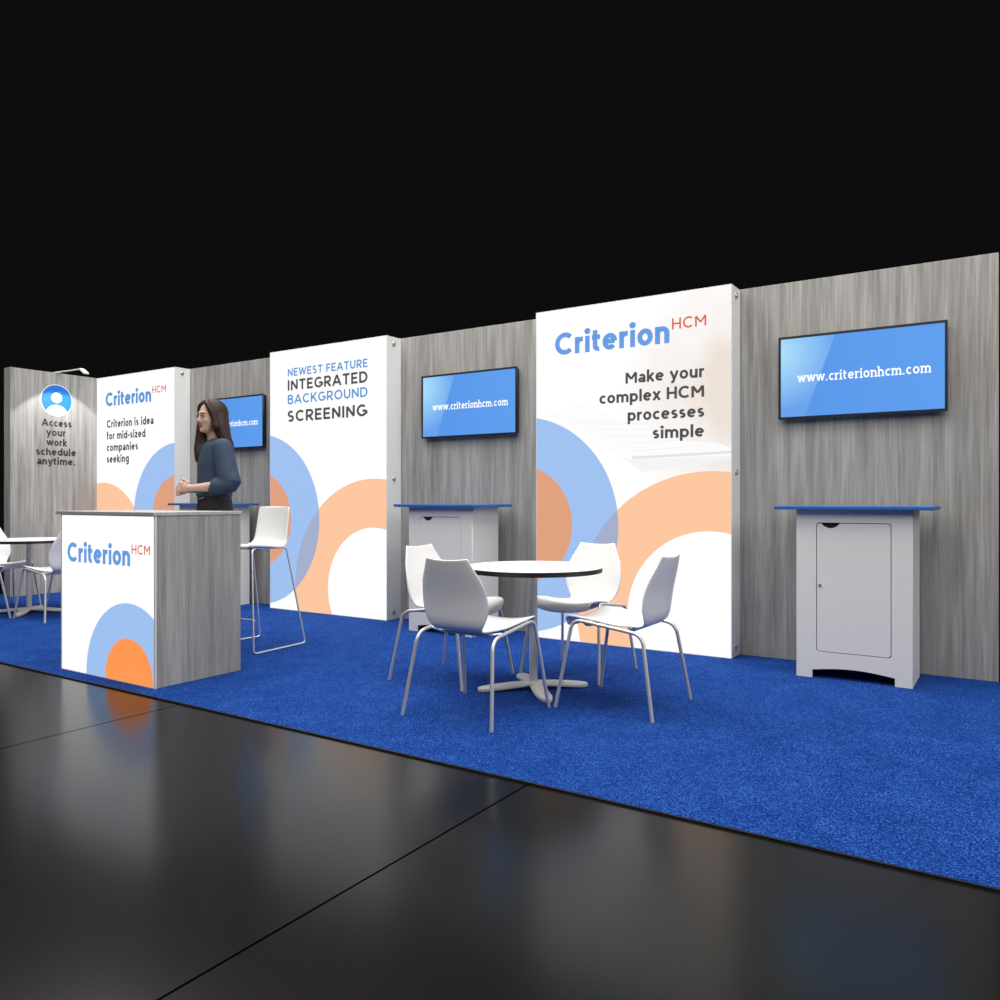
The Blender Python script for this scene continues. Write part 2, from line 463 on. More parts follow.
def layout(text, w, gap, slab=False):
    quads = []; x = 0.0; word = 0
    for ch in text:
        if ch == ' ': word += 1
        adv, st = glyph(ch, w)
        for pts in st:
            closed = len(pts) > 8 and abs(pts[0][0] - pts[-1][0]) < 1e-6 and abs(pts[0][1] - pts[-1][1]) < 1e-6
            ww = w * 0.72 if (ch == 'i' and closed) else w
            if closed and ch == 'i':
                n = len(pts); vs = [(px + x, pz) for px, pz in [(pts[0][0] * 0 + w * .55 + (p[0] - w * .55) * 2.0, 0.93 + (p[1] - 0.93) * 2.0) for p in pts[:-1]]]
                quads.append((vs, [tuple(range(len(vs)))], word)); continue
            for seg in ([pts] if closed else split_sharp(pts)):
                vs, fs = ribbon(seg, ww, closed); quads.append(([(a + x, b) for a, b in vs], fs, word))
        if slab:
            for pts in slab_marks(ch, w):
                vs, fs = ribbon(pts, w * 0.75); quads.append(([(a + x, b) for a, b in vs], fs, word))
        x += adv + (gap if ch != ' ' else gap * 0.4)
    return quads

def letter(name, text, mat, parent, x0, x1, base, cap, y, w=0.16, gap=0.14, slab=False):
    """lettering spanning x0..x1 at the baseline, facing -Y; each word its own mesh"""
    q = layout(text, w, gap, slab)
    xs = [v[0] for vs, f, k in q for v in vs]; a, b = min(xs), max(xs)
    s = (x1 - x0) / (b - a); o = None
    for word in range(text.count(' ') + 1):
        mb = MB()
        for vs, fs, k in q:
            if k == word: mb.add([(x0 + (v[0] - a) * s, y, base + v[1] * cap) for v in vs], fs)
        me = D.meshes.new(name); me.from_pydata(mb.v, [], mb.f)
        bm = bmesh.new(); bm.from_mesh(me)
        for f in bm.faces:
            f.normal_update()
            if f.normal.y > 0: f.normal_flip()
        bm.to_mesh(me); bm.free()
        o = link(name, me, mat, parent)
    return o

# ------------------------------------------------------------------ setting
H = 2.44
XE = [-0.087, -1.5515, -3.026, -4.502, -5.972, -7.456, -8.93]
WB = 0.187
st = lambda o: tag(o, kind='structure')
fl = MB().box(-24, 10, -12, 12, -0.1, -0.008).build('floor', M['floor']); st(fl)
st(MB().box(-9.06, XE[0], 0.0, 0.06, -0.008, H).build('wall_back', M['wood'], bevel=0.002))
st(MB().box(-9.06, -8.93, -1.13, -0.0005, 0.0005, H).build('wall_left', M['wood'], bevel=0.002))

cr = empty('carpet', (-4.6, -1.4, -0.0079))
tag(cr, 'bright blue speckled carpet under the whole booth', 'carpet')
MB().box(-4.72, 4.9, -1.424, 1.395, 0.0, 0.0077).build('pile', M['carpet'], cr)
MB().box(-4.72, 4.9, -1.432, -1.4242, 0.0, 0.0068).build('binding', M['black'], cr)

# ------------------------------------------------------------------ light boxes
W = 1.4745
def light_box(xl, xr, layers, label, photo=False):
    w = xr - xl
    e = empty('light_box', (xl, -WB, 0.0))
    tag(e, label, 'light box', 'backlit panels along the back wall')
    HB = 2.437
    f = MB()
    f.box(0, w, 0.006, WB - 0.001, 0, HB)
    f.build('housing', M['frame'], e, bevel=0.002)
    r = MB()
    r.box(0, 0.004, 0, 0.006, 0, HB); r.box(w - 0.004, w, 0, 0.006, 0, HB)
    r.box(0.004, w - 0.004, 0, 0.006, HB - 0.004, HB); r.box(0.004, w - 0.004, 0, 0.006, 0, 0.004)
    r.build('rim', M['frame'], e)
    g = MB().box(0.0041, w - 0.0041, 0.0005, 0.0058, 0.0041, HB - 0.0041)
    g.build('graphic_sheet', graphic('backlit_graphic', layers, 1.0, photo), e)
    for z in (0.07, 1.215, 2.378):
        b = MB(); b.tube([(w - 0.001, 0.088, z), (w + 0.006, 0.088, z), (w + 0.013, 0.088, z)], [0.020, 0.020, 0.013], 14)
        b.build('bolt', M['bolt'], e, smooth=True)
    return e

ZB = 0.0
blue = lambda cx: (cx, 0.845 - ZB, 0.813, 0.445, BLUE, RUST)
b1 = light_box(XE[2], XE[1], [blue(-0.14), (W - 0.142, 0.235 - ZB, 0.987, 0.590, PEACH, WHITE)],
     'backlit white panel with the complex processes slogan, tallest in view beside the right monitor', True)
b2 = light_box(XE[4], XE[3], [blue(-0.152), (W - 0.152, 0.24 - ZB, 0.975, 0.552, PEACH, WHITE)],
     'backlit white panel reading INTEGRATED BACKGROUND SCREENING, middle of the three')
b3 = light_box(XE[6], XE[5], [(W + 0.035, 0.86 - ZB, 0.775, 0.43, BLUE, RUST), (0.118, 0.387 - ZB, 0.841, 0.45, PEACH, WHITE)],
     'backlit white panel in the left corner with the mid-sized companies text')

YT = -0.0012
def L(par, xl, text, mat, x0, x1, base, cap, **k):
    return letter('lettering', text, mat, par, x0 - xl, x1 - xl, base - ZB, cap, YT, **k)
x = XE[2]
L(b1, x, 'Criterion', M['txt_blue'], -2.862, -1.975, 2.098, 0.163, w=0.215, gap=0.085)
L(b1, x, 'HCM', M['txt_red'], -1.957, -1.720, 2.186, 0.076, w=0.15, gap=0.17)
for t, a, bs in (('Make your', -2.298, 1.846), ('complex HCM', -2.500, 1.716), ('processes', -2.282, 1.583), ('simple', -2.096, 1.452)):
    L(b1, x, t, M['txt_dark'], a, -1.734, bs, 0.083, w=0.2, gap=0.10)
# pale keyboard printed on the sheet (flat print)
def plate(par, name, pts, mat, y):
    me = D.meshes.new(name); me.from_pydata([(a, y, b) for a, b in pts], [], [tuple(range(len(pts)))])
    return link(name, me, mat, par)
WM = W - 0.006
plate(b1, 'printed_keyboard', [(0.10, 1.668), (0.36, 1.73), (1.16, 1.428), (1.384, 1.406), (WM, 1.372), (WM, 1.30), (0.777, 1.312), (0.70, 1.33)], M['key_print_light'], -0.0003)
plate(b1, 'keyboard_shadow_print', [(0.70, 1.33), (0.777, 1.312), (WM, 1.322), (WM, 1.300), (1.16, 1.262), (0.866, 1.225), (0.80, 1.262)], M['key_print'], -0.0004)
plate(b1, 'keyboard_edge_print', [(0.777, 1.340), (0.84, 1.336), (WM, 1.352), (WM, 1.335), (0.845, 1.318), (0.777, 1.316)], M['key_print_dark'], -0.0006)
for k in range(5):
    q = k * 0.062
    plate(b1, 'key_row_print', [(0.80 - q * 2.0, 1.372 + q * 0.92), (1.30 - q * 1.3, 1.400 + q * 0.62), (1.30 - q * 1.3, 1.394 + q * 0.62), (0.80 - q * 2.0, 1.366 + q * 0.92)], M['key_print'], -0.0006)
x = XE[4]
for t, mt, bs, cp, ww in (('NEWEST FEATURE', 'txt_blue2', 2.186, 0.074, 0.185), ('INTEGRATED', 'txt_dark', 2.053, 0.100, 0.20),
                          ('BACKGROUND', 'txt_blue2', 1.928, 0.086, 0.175), ('SCREENING', 'txt_dark', 1.760, 0.106, 0.20)):
    L(b2, x, t, M[mt], -5.725, -4.722, bs, cp, w=ww, gap=0.16)
x = XE[6]
L(b3, x, 'Criterion', M['txt_blue2'], -8.745, -7.872, 2.098, 0.158, w=0.215, gap=0.085)
L(b3, x, 'HCM', M['txt_red'], -7.855, -7.606, 2.186, 0.076, w=0.15, gap=0.17)
for t, a, bs in (('Criterion is idea', -7.829, 1.853), ('for mid-sized', -7.977, 1.718), ('companies', -8.117, 1.585), ('seeking', -8.288, 1.453)):
    L(b3, x, t, M['txt_dark'], -8.723, a, bs, 0.088, w=0.21, gap=0.12)

# ------------------------------------------------------------------ wall graphic on the left wing
wg = empty('wall_decal', (-8.93, -0.645, 1.40), R(90))
tag(wg, 'round blue user badge and black schedule lettering stuck on the left end wall', 'wall decal')
# local x runs along +Y of the room (away from the camera), local -y faces +X
def disc(par, name, outline, mat, y):
    me = D.meshes.new(name); me.from_pydata([(a, y, b) for a, b in outline], [], [tuple(range(len(outline)))])
    return link(name, me, mat, par)
cx0, cz0, rr = 0.0, 2.135 - 1.40, 0.168
disc(wg, 'badge_border', arc(cx0, cz0, rr + 0.007, rr + 0.007, 0, 359, 60), M['vinyl_white'], -0.0008)
disc(wg, 'badge', arc(cx0, cz0, rr, rr, 0, 359, 60), M['vinyl_blue'], -0.0014)
disc(wg, 'badge_head', arc(cx0, cz0 + 0.028, 0.058, 0.058, 0, 359, 40), M['vinyl_white'], -0.0020)
disc(wg, 'badge_shoulders', arc(cx0, cz0 - 0.165, 0.125, 0.115, 12, 168, 30) + arc(cx0, cz0, rr, rr, 233, 307, 20), M['vinyl_white'], -0.0020)
for t, a, b_, bs in (('Access', -0.165, 0.165, 1.842), ('your', -0.115, 0.098, 1.737), ('work', -0.113, 0.115, 1.628), ('schedule', -0.222, 0.216, 1.522), ('anytime.', -0.212, 0.207, 1.418)):
    letter('lettering', t, M['ink'], wg, a, b_, bs - 1.40, 0.082, -0.0015, w=0.21, gap=0.11)

# ------------------------------------------------------------------ arm lamp on top of the wing
al = empty('arm_lamp', (-8.995, -0.63, H))
tag(al, 'slim white arm spotlight clamped on top of the left end wall', 'lamp')
MB().box(-0.045, 0.078, -0.025, 0.025, 0.0, 0.012).build('clamp', M['frame'], al, bevel=0.002)
MB().tube([(0.0, 0, 0.01), (0.07, 0, 0.010), (0.30, 0, 0.006), (0.50, 0, 0.004), (0.545, 0, -0.004)], 0.008, 10).build('arm', M['frame'], al, smooth=True)
hd = MB(); hd.box(-0.055, 0.055, -0.03, 0.03, -0.009, 0.009)
ho = hd.build('lamp_head', M['frame'], al, bevel=0.004, loc=(0.59, 0, -0.026)); ho.rotation_euler = (0, R(32), 0)
hl = MB().box(-0.04, 0.04, -0.022, 0.022, -0.0105, -0.0091).build('lens', emis('lamp_lens', (1, 0.98, 0.95, 1), 3.0), ho)

# ------------------------------------------------------------------ monitors
def monitor(xc, label):
    e = empty('monitor', (xc, -0.0002, 1.815)); tag(e, label, 'monitor', 'monitors on the grey back wall')
    w2, h2 = 0.4775, 0.265
    MB().box(-w2 + .01, w2 - .01, -0.034, 0, -h2 + .01, h2 - .01).build('casing', M['bezel'], e, bevel=0.003)
    t = 0.015
    me = curve_prism([[(-w2, -h2), (w2, -h2), (w2, h2), (-w2, h2)], [(-w2 + t, -h2 + t), (w2 - t, -h2 + t), (w2 - t, h2 - t), (-w2 + t, h2 - t)]], 0.016)
    link('bezel', me, M['bezel'], e, (0, -0.048, 0))
    s = MB().box(-w2 + t, w2 - t, -0.043, -0.0345, -h2 + t, h2 - t).build('screen', M['screen'], e)
    letter('lettering', 'www.criterionhcm.com', M['txt_screen'], s, -0.362, 0.393, -0.034, 0.059, -0.0445, w=0.16, gap=0.17, slab=True)
    return e
monitor(-0.814, 'wide monitor mounted above the rightmost blue topped cabinet, unobstructed')
monitor(-3.760, 'wall monitor between the two larger backlit panels')
monitor(-6.708, 'wall monitor partly hidden behind the standing woman')

# ------------------------------------------------------------------ cabinets with blue tops
def cabinet(xc, label):
    e = empty('cabinet', (xc, -0.10, 0.0)); tag(e, label, 'cabinet', 'kiosk cabinets against the back wall')
    hw = 0.305; HT = 0.976; yf = -0.36
    # front board with feet, arch and door opening
    out = [(-hw, 0), (-hw + 0.088, 0), (-hw + 0.088, 0.046)] + [(-hw + 0.088 + (2 * hw - 0.176) * i / 16, 0.046 + 0.020 * math.sin(PI * i / 16)) for i in range(1, 16)] + \
          [(hw - 0.088, 0.046), (hw - 0.088, 0), (hw, 0), (hw, HT), (-hw, HT)]
    dx0, dx1, dz0, dz1 = -0.196, 0.200, 0.153, 0.902
    hole = rrect(dx0, dx1, dz0, dz1, 0.018)
    link('front_panel', curve_prism([out, hole], 0.018), M['cabinet'], e, (0, yf, 0))
    b = MB()
    b.box(-hw, -hw + 0.018, yf + 0.0182, 0, 0, HT); b.box(hw - 0.018, hw, yf + 0.0182, 0, 0, HT)
    b.box(-hw + 0.018, hw - 0.018, -0.018, 0, 0.12, HT); b.box(-hw + 0.018, hw - 0.018, yf + 0.03, -0.018, 0.10, 0.118)
    b.build('carcass', M['cabinet'], e, bevel=0.001)
    MB().box(-hw + 0.02, hw - 0.02, yf + 0.0195, yf + 0.0245, 0.10, 0.93).build('gap_shade_board', M['black'], e)  # black board put in as the shade seen through door gap and finger cut
    g = 0.0045
    r = rrect(dx0 + g, dx1 - g, dz0 + g, dz1 - g, 0.016)
    # half-moon finger cut in the top edge near the left corner
    hx0, hx1 = -0.169, -0.068
    tl = [p for p in r]
    n = len(r) // 4
    right = r[:n]; left = r[n:]
    notch = [(hx1 + (hx0 - hx1) * i / 14, dz1 - g - 0.028 * math.sin(PI * i / 14) ** 0.7) for i in range(15)]
    dm = curve_prism([right + notch + left], 0.015)
    d = link('door', dm, M['cabinet'], e, (0, yf + 0.001, 0))
    k = MB(); k.tube([(-0.174, 0.002, 0.538), (-0.174, -0.004, 0.538)], 0.008, 14)
    k.build('lock', M['bolt'], d, smooth=True)
    t = MB(); t.box(-0.42, 0.412, -0.415, 0.03, HT + 0.0003, HT + 0.0225)
    t.build('counter_top', M['blue_top'], e, bevel=0.004)
    return e
cabinet(-0.782, 'grey cabinet with a bright blue top, rightmost, its whole door in view')
cabinet(-3.727, 'grey cabinet with a blue top behind the round table and chairs')
cabinet(-6.677, 'grey cabinet with a blue top, mostly hidden behind the reception counter')

# ------------------------------------------------------------------ reception counter
rc = empty('reception_counter', (-4.42, -2.442, 0.0))
tag(rc, 'grey wood grain reception counter with a glowing white front panel at the left', 'counter')
cw, cd = 0.48, 0.285; CH = 0.945
body = MB(); body.box(-cw, cw, -cd + 0.010, cd, 0, CH)
body.build('body', M['wood'], rc, bevel=0.002)
lip = MB(); lip.box(-cw, -cw + .01, -cd, -cd + .01, 0, CH); lip.box(cw - .01, cw, -cd, -cd + .01, 0, CH)
lip.box(-cw + .01, cw - .01, -cd, -cd + .01, CH - .004, CH); lip.box(-cw + .01, cw - .01, -cd, -cd + .01, 0, .004)
lip.build('panel_trim', M['frame'], rc)
gp = MB().box(-cw + .0102, cw - .0102, -cd + .0005, -cd + .0098, .0042, CH - .0042).build('graphic_sheet',
     graphic('counter_graphic', [(0.230, 0.022, 0.428, 0.230, BLUE, ORANGE)], 1.0), rc)
MB().box(-cw - 0.043, cw + 0.004, -cd - 0.012, cd + 0.008, CH + 0.0003, CH + 0.020).build('counter_top', plain('grey_top_laminate', (0.40, 0.39, 0.375), 0.5, 0, 0.1, 20), rc, bevel=0.002)
cl = lambda t, m_, a, b_, z, c_, **k: letter('lettering', t, m_, rc, a + 4.42, b_ + 4.42, z, c_, -cd - 0.0008, **k)
cl('Criterion', M['txt_blue'], -4.825, -4.172, 0.660, 0.117, w=0.215, gap=0.085)
cl('HCM', M['txt_red'], -4.158, -3.984, 0.729, 0.054, w=0.15, gap=0.17)

# ------------------------------------------------------------------ cafe chair
def bez(p, r, n=6):
    """polyline with rounded corners"""
    p = [Vector(q) for q in p]; out = [p[0]]
    for i in range(1, len(p) - 1):
        a = (p[i - 1] - p[i]); b = (p[i + 1] - p[i]); k = min(r, a.length * .45, b.length * .45)
        A = p[i] + a.normalized() * k; Bq = p[i] + b.normalized() * k
        for j in range(n + 1):
            t = j / n; out.append(A * (1 - t) ** 2 + p[i] * 2 * t * (1 - t) + Bq * t * t)
    out.append(p[-1]); return out

def shell_mesh(rows, ns=12):
    """rows: (x, z, halfwidth, side_dx, side_dz, corner_dz)"""
    vs = []; fs = []
    for (x, z, hw, sx, sz) in rows:
        for j in range(ns + 1):
            s = -1 + 2 * j / ns
            vs.append((x + sx * s * s, hw * s, z + sz * abs(s) ** 2.2))
    for i in range(len(rows) - 1):
        for j in range(ns):
            a = i * (ns + 1) + j
            fs.append((a, a + 1, a + ns + 2, a + ns + 1))
    me = D.meshes.new('shell'); me.from_pydata(vs, [], fs); me.update(); return me

def catmull(keys, n):
    out = []
    K = [keys[0]] + keys + [keys[-1]]
    for i in range(1, len(K) - 2):
        for j in range(n):
            t = j / n
            out.append(tuple(0.5 * ((2 * p1) + (-p0 + p2) * t + (2 * p0 - 5 * p1 + 4 * p2 - p3) * t * t + (-p0 + 3 * p1 - 3 * p2 + p3) * t ** 3)
                             for p0, p1, p2, p3 in zip(K[i - 1], K[i], K[i + 1], K[i + 2])))
    out.append(keys[-1]); return out

def make_chair():
    e = empty('cafe_chair')
    keys = [(-0.260, 0.755, 0.118, 0.012, 0.009), (-0.249, 0.710, 0.142, 0.018, 0.002), (-0.232, 0.650, 0.172, 0.024, 0.0), (-0.215, 0.578, 0.187, 0.028, 0),
            (-0.206, 0.515, 0.186, 0.028, 0), (-0.200, 0.465, 0.168, 0.024, 0.0), (-0.183, 0.430, 0.146, 0.015, 0.002), (-0.145, 0.414, 0.136, 0.004, 0.002), (-0.095, 0.414, 0.148, 0, 0.002),
            (-0.03, 0.413, 0.184, 0, 0.010), (0.05, 0.418, 0.206, 0, 0.022), (0.13, 0.423, 0.213, 0, 0.028), (0.190, 0.427, 0.209, -0.006, 0.028),
            (0.230, 0.425, 0.200, -0.012, 0.027), (0.252, 0.414, 0.190, -0.02, 0.024), (0.260, 0.398, 0.180, -0.03, 0.022), (0.257, 0.384, 0.172, -0.03, 0.02)]
    me = shell_mesh(catmull(keys, 3))
    sh = link('seat_shell', me, M['plastic'], e, smooth=True)
    so = sh.modifiers.new('Solidify', 'SOLIDIFY'); so.thickness = 0.009; so.offset = 0
    bv = sh.modifiers.new('Bevel', 'BEVEL'); bv.width = 0.003; bv.segments = 2; bv.angle_limit = R(50)
    rt = 0.009
    for s in (-1, 1):
        rb = Vector((-0.145, 0.205 * s, 0.397)); fb = Vector((0.135, 0.205 * s, 0.436))
        rf = Vector((-0.258, 0.257 * s, 0.0)); ff = Vector((0.256, 0.257 * s, 0.0))
        path = bez([rf, rb + Vector((-0.045, 0.012 * s, -0.004)), fb + Vector((0.045, 0.012 * s, 0.005)), ff], 0.055, 7)
        # split the bent tube into rear leg, rail and front leg
        MB().tube(path[:9], rt, 12).build('leg', M['metal'], e, smooth=True)
        MB().tube(path[8:10], rt, 12).build('side_rail', M['metal'], e, smooth=True)
        MB().tube(path[9:], rt, 12).build('leg', M['metal'], e, smooth=True)
    for xx, zz in ((-0.09, 0.3975), (0.135, 0.4070)):
        cb = MB(); cb.tube(bez([(xx, -0.205, 0.405 + (xx + 0.09) * 0.137), (xx, -0.14, zz - 0.004), (xx, 0.14, zz - 0.004), (xx, 0.205, 0.405 + (xx + 0.09) * 0.137)], 0.03, 4), 0.009, 10)
        cb.build('crossbar', M['metal'], e, smooth=True)
    return e

def copy_tree(o, parent=None):
    c = o.copy(); C.objects.link(c)
    if parent is not None: c.parent = parent
    for ch in list(o.children): copy_tree(ch, c)
    return c

proto = make_chair(); used = False
def put_chair(x, y, rz, label, group):
    global used
    c = proto if not used else copy_tree(proto); used = True
    c.location = (x, y, 0.0002); c.rotation_euler = (0, 0, rz); tag(c, label, 'chair', group)
    return c

def make_table(x, y, label):
    t = empty('round_table', (x, y, 0.0002)); tag(t, label, 'table')
    r = 0.375; zt = 0.671
    MB().lathe([(r - 0.001, zt - 0.0035), (r, zt - 0.003), (r, zt - 0.0005), (r - 0.001, zt)], 96).build('table_top', M['table_white'], t, smooth=True)
    MB().lathe([(r - 0.004, zt - 0.0280), (r - 0.0005, zt - 0.0270), (r - 0.0005, zt - 0.0037), (r - 0.002, zt - 0.0036)], 96).build('edge_band', M['black'], t, smooth=True)
    MB().lathe([(0.0225, 0.03), (0.0225, zt - 0.049), (0.03, zt - 0.044), (0.11, zt - 0.034), (0.11, zt - 0.0282)], 32).build('column', M['base_white'], t, smooth=True)
    for k in range(4):
        a = R(45 + 90 * k); d = Vector((math.cos(a), math.sin(a), 0)); n = Vector((-d.y, d.x, 0))
        sec = [(0.0, 0.022, 0.046), (0.05, 0.030, 0.044), (0.12, 0.039, 0.040), (0.19, 0.042, 0.034), (0.25, 0.038, 0.028), (0.29, 0.027, 0.024), (0.308, 0.012, 0.021)]
        vs = []
        for q, hw, hh in sec:
            lo = max(0.001, hh - 0.024)
            for (sy, sz) in ((-1, lo), (1, lo), (1, hh * 0.7), (0.7, hh), (-0.7, hh), (-1, hh * 0.7)):
                vs.append(d * q + n * (hw * sy) + Vector((0, 0, sz)))
        fs = []
        for i in range(len(sec) - 1):
            for j in range(6):
                fs.append((i * 6 + j, i * 6 + (j + 1) % 6, i * 6 + 6 + (j + 1) % 6, i * 6 + 6 + j))
        fs.append((5, 4, 3, 2, 1, 0)); fs.append(tuple(len(vs) - 6 + j for j in range(6)))
        MB().add(vs, fs).build('foot', M['base_white'], t, bevel=0.003)
    return t

make_table(-2.214, -1.592, 'white round table with a black edge in the middle of the booth')
g1 = 'shell chairs around the middle table'
put_chair(-2.214, -2.130, R(90), 'white shell chair with its grey back to us, left front of the middle table', g1)
put_chair(-2.762, -1.596, 0, 'white shell chair left of the middle table, half hidden behind the nearest chair', g1)
put_chair(-2.210, -1.058, R(-90), 'white shell chair on the far side of the middle table, before the ring graphic', g1)
put_chair(-1.673, -1.600, R(180), 'white shell chair at the right of the middle table, seen from behind at an angle', g1)
tx = -7.598
make_table(tx, -1.592, 'white round table at the far left, cut off by the frame edge')
g2 = 'shell chairs around the far left table'
put_chair(tx, -2.130, R(90), 'chair at the left frame edge, only its front leg in view', g2)
put_chair(tx - 0.548, -1.596, 0, 'white shell chair with open seat toward us, left side of the far left table', g2)
put_chair(tx + 0.004, -1.058, R(-90), 'shell chair behind the far left table, mostly hidden by the reception counter', g2)
put_chair(tx + 0.541, -1.600, R(180), 'shell chair right of the far left table, seat tip and legs beside the counter', g2)

# ------------------------------------------------------------------ bar stool
def make_stool():
    e = empty('bar_stool', (-4.52, -1.565, 0.0002), R(-90))
    tag(e, 'white bar stool with a chromed wire sled base behind the reception counter', 'stool')
    keys = [(0.215, 0.700, 0.150, -0.02, 0.0), (0.205, 0.716, 0.168, -0.01, 0), (0.15, 0.722, 0.186, 0, 0.0), (0.05, 0.708, 0.196, 0, 0.006), (-0.06, 0.692, 0.196, 0, 0.012),
            (-0.09, 0.692, 0.186, 0.004, 0.014), (-0.130, 0.708, 0.180, 0.012, 0.012), (-0.155, 0.750, 0.168, 0.02, 0.004), (-0.170, 0.82, 0.162, 0.024, 0), (-0.182, 0.90, 0.159, 0.024, 0),
            (-0.191, 0.970, 0.156, 0.022, 0), (-0.194, 0.980, 0.144, 0.02, 0)]
    sh = link('seat_shell', shell_mesh(catmull(keys, 3)), M['plastic'], e, smooth=True)
    so = sh.modifiers.new('Solidify', 'SOLIDIFY'); so.thickness = 0.012; so.offset = 0
    bv = sh.modifiers.new('Bevel', 'BEVEL'); bv.width = 0.003; bv.segments = 2; bv.angle_limit = R(50)
    r = 0.0065
    for s in (-1, 1):
        pts = bez([(0.15, 0.175 * s, 0.698), (0.205, 0.212 * s, 0.690), (0.243, 0.275 * s, 0.0075), (-0.245, 0.240 * s, 0.0075), (-0.120, 0.182 * s, 0.697), (0.15, 0.15 * s, 0.698)], 0.03, 6)
        MB().tube(pts, r, 10).build('side_frame', M['chrome'], e, smooth=True)
    MB().tube(bez([(0.218, -0.253, 0.225), (0.218, 0.253, 0.225)], 0.02), r, 10).build('footrest', M['chrome'], e, smooth=True)
    MB().tube([(0.06, -0.142, 0.689), (0.06, 0.142, 0.689)], r, 10).build('crossbar', M['chrome'], e, smooth=True)
    return e
make_stool()

# ------------------------------------------------------------------ woman behind the counter
FW = Vector((-0.427, -0.904, 0)); PX, PY = -4.385, -2.005
pz = math.atan2(FW.y, FW.x)
pe = empty('person', (PX, PY, 0.0002), pz)
tag(pe, 'woman in navy blouse with long brown hair standing behind the counter, hands clasped', 'person')
# local frame: +x forward (facing), +y her left, z up
def blob(name, mb, mat, voxel, parent, smooth=4):
    me = mb.mesh(name); o = link(name, me, None)
    m = o.modifiers.new('r', 'REMESH'); m.mode = 'VOXEL'; m.voxel_size = voxel
    s = o.modifiers.new('s', 'SMOOTH'); s.iterations = smooth; s.factor = 0.5
    dg = bpy.context.evaluated_depsgraph_get(); dg.update()
    me2 = D.meshes.new_from_object(o.evaluated_get(dg)); D.objects.remove(o)
    me2.name = name; me2.materials.clear()
    return link(name, me2, mat, parent, smooth=True)

def limb(mb, pts, rs, n=18):
    # closed tapering limb with round ends, resampled smoothly
    k = [tuple(p) + (r,) for p, r in zip(pts, rs)]
    c = catmull(k, 5)
    mb.tube([q[:3] for q in c], [q[3] for q in c], n)
    mb.ell(c[0][:3], (c[0][3],) * 3, 14, 8); mb.ell(c[-1][:3], (c[-1][3],) * 3, 14, 8)

YAW = R(20)
def turn(mb, i0=0):
    ca, sa = math.cos(YAW), math.sin(YAW)
    for i in range(i0, len(mb.v)):
        x, y, z = mb.v[i]; x -= 0.0; mb.v[i] = (x * ca - y * sa, x * sa + y * ca, z)
bd = MB()
HZ = 1.565   # head centre height
hx = 0.028
# head: cranium, face, jaw, nose, brow, ears
bd.ell((hx - 0.012, 0, HZ + 0.022), (0.088, 0.070, 0.090)); bd.ell((hx + 0.022, 0, HZ - 0.008), (0.062, 0.060, 0.088))
bd.ell((hx + 0.034, 0, HZ - 0.060), (0.042, 0.040, 0.042)); bd.ell((hx + 0.060, 0, HZ - 0.082), (0.018, 0.020, 0.016))
bd.ell((hx + 0.068, 0, HZ + 0.026), (0.014, 0.040, 0.012)); bd.ell((hx + 0.056, 0.030, HZ - 0.022), (0.020, 0.018, 0.022)); bd.ell((hx + 0.056, -0.030, HZ - 0.022), (0.020, 0.018, 0.022))
bd.tube([(hx + 0.076, 0, HZ + 0.014), (hx + 0.083, 0, HZ - 0.006), (hx + 0.092, 0, HZ - 0.024), (hx + 0.080, 0, HZ - 0.031)], [0.006, 0.007, 0.009, 0.008], 10)
bd.ell((hx + 0.081, 0.010, HZ - 0.030), (0.009, 0.007, 0.006)); bd.ell((hx + 0.081, -0.010, HZ - 0.030), (0.009, 0.007, 0.006))
for s in (-1, 1): bd.ell((hx - 0.008, 0.071 * s, HZ - 0.006), (0.018, 0.008, 0.028))
turn(bd)
# neck and torso
limb(bd, [(hx - 0.020, 0, HZ - 0.06), (0.0, 0, HZ - 0.12), (-0.015, 0, HZ - 0.17)], [0.050, 0.050, 0.062])
bd.loft([((0, 0, 0.86), (0.085, 0.14)), ((0.0, 0, 0.93), (0.105, 0.168)), ((0.0, 0, 1.00), (0.095, 0.150)), ((0.005, 0, 1.08), (0.082, 0.125)), ((0.0, 0, 1.16), (0.088, 0.135)),
         ((0.0, 0, 1.25), (0.095, 0.145)), ((-0.004, 0, 1.33), (0.090, 0.150)), ((-0.008, 0, 1.385), (0.075, 0.150)), ((-0.012, 0, 1.42), (0.05, 0.09))])
# arms
Ls, Le, Lw = (-0.015, 0.155, 1.365), (-0.045, 0.235, 1.125), (0.155, 0.085, 1.108)
Rs, Re, Rw = (-0.015, -0.155, 1.365), (-0.030, -0.225, 1.125), (0.160, -0.035, 1.098)
for sh_, el, wr in ((Ls, Le, Lw), (Rs, Re, Rw)):
    sh_, el, wr = Vector(sh_), Vector(el), Vector(wr)
    limb(bd, [sh_, sh_.lerp(el, .5), el, el.lerp(wr, .35), wr], [0.047, 0.042, 0.036, 0.034, 0.022])
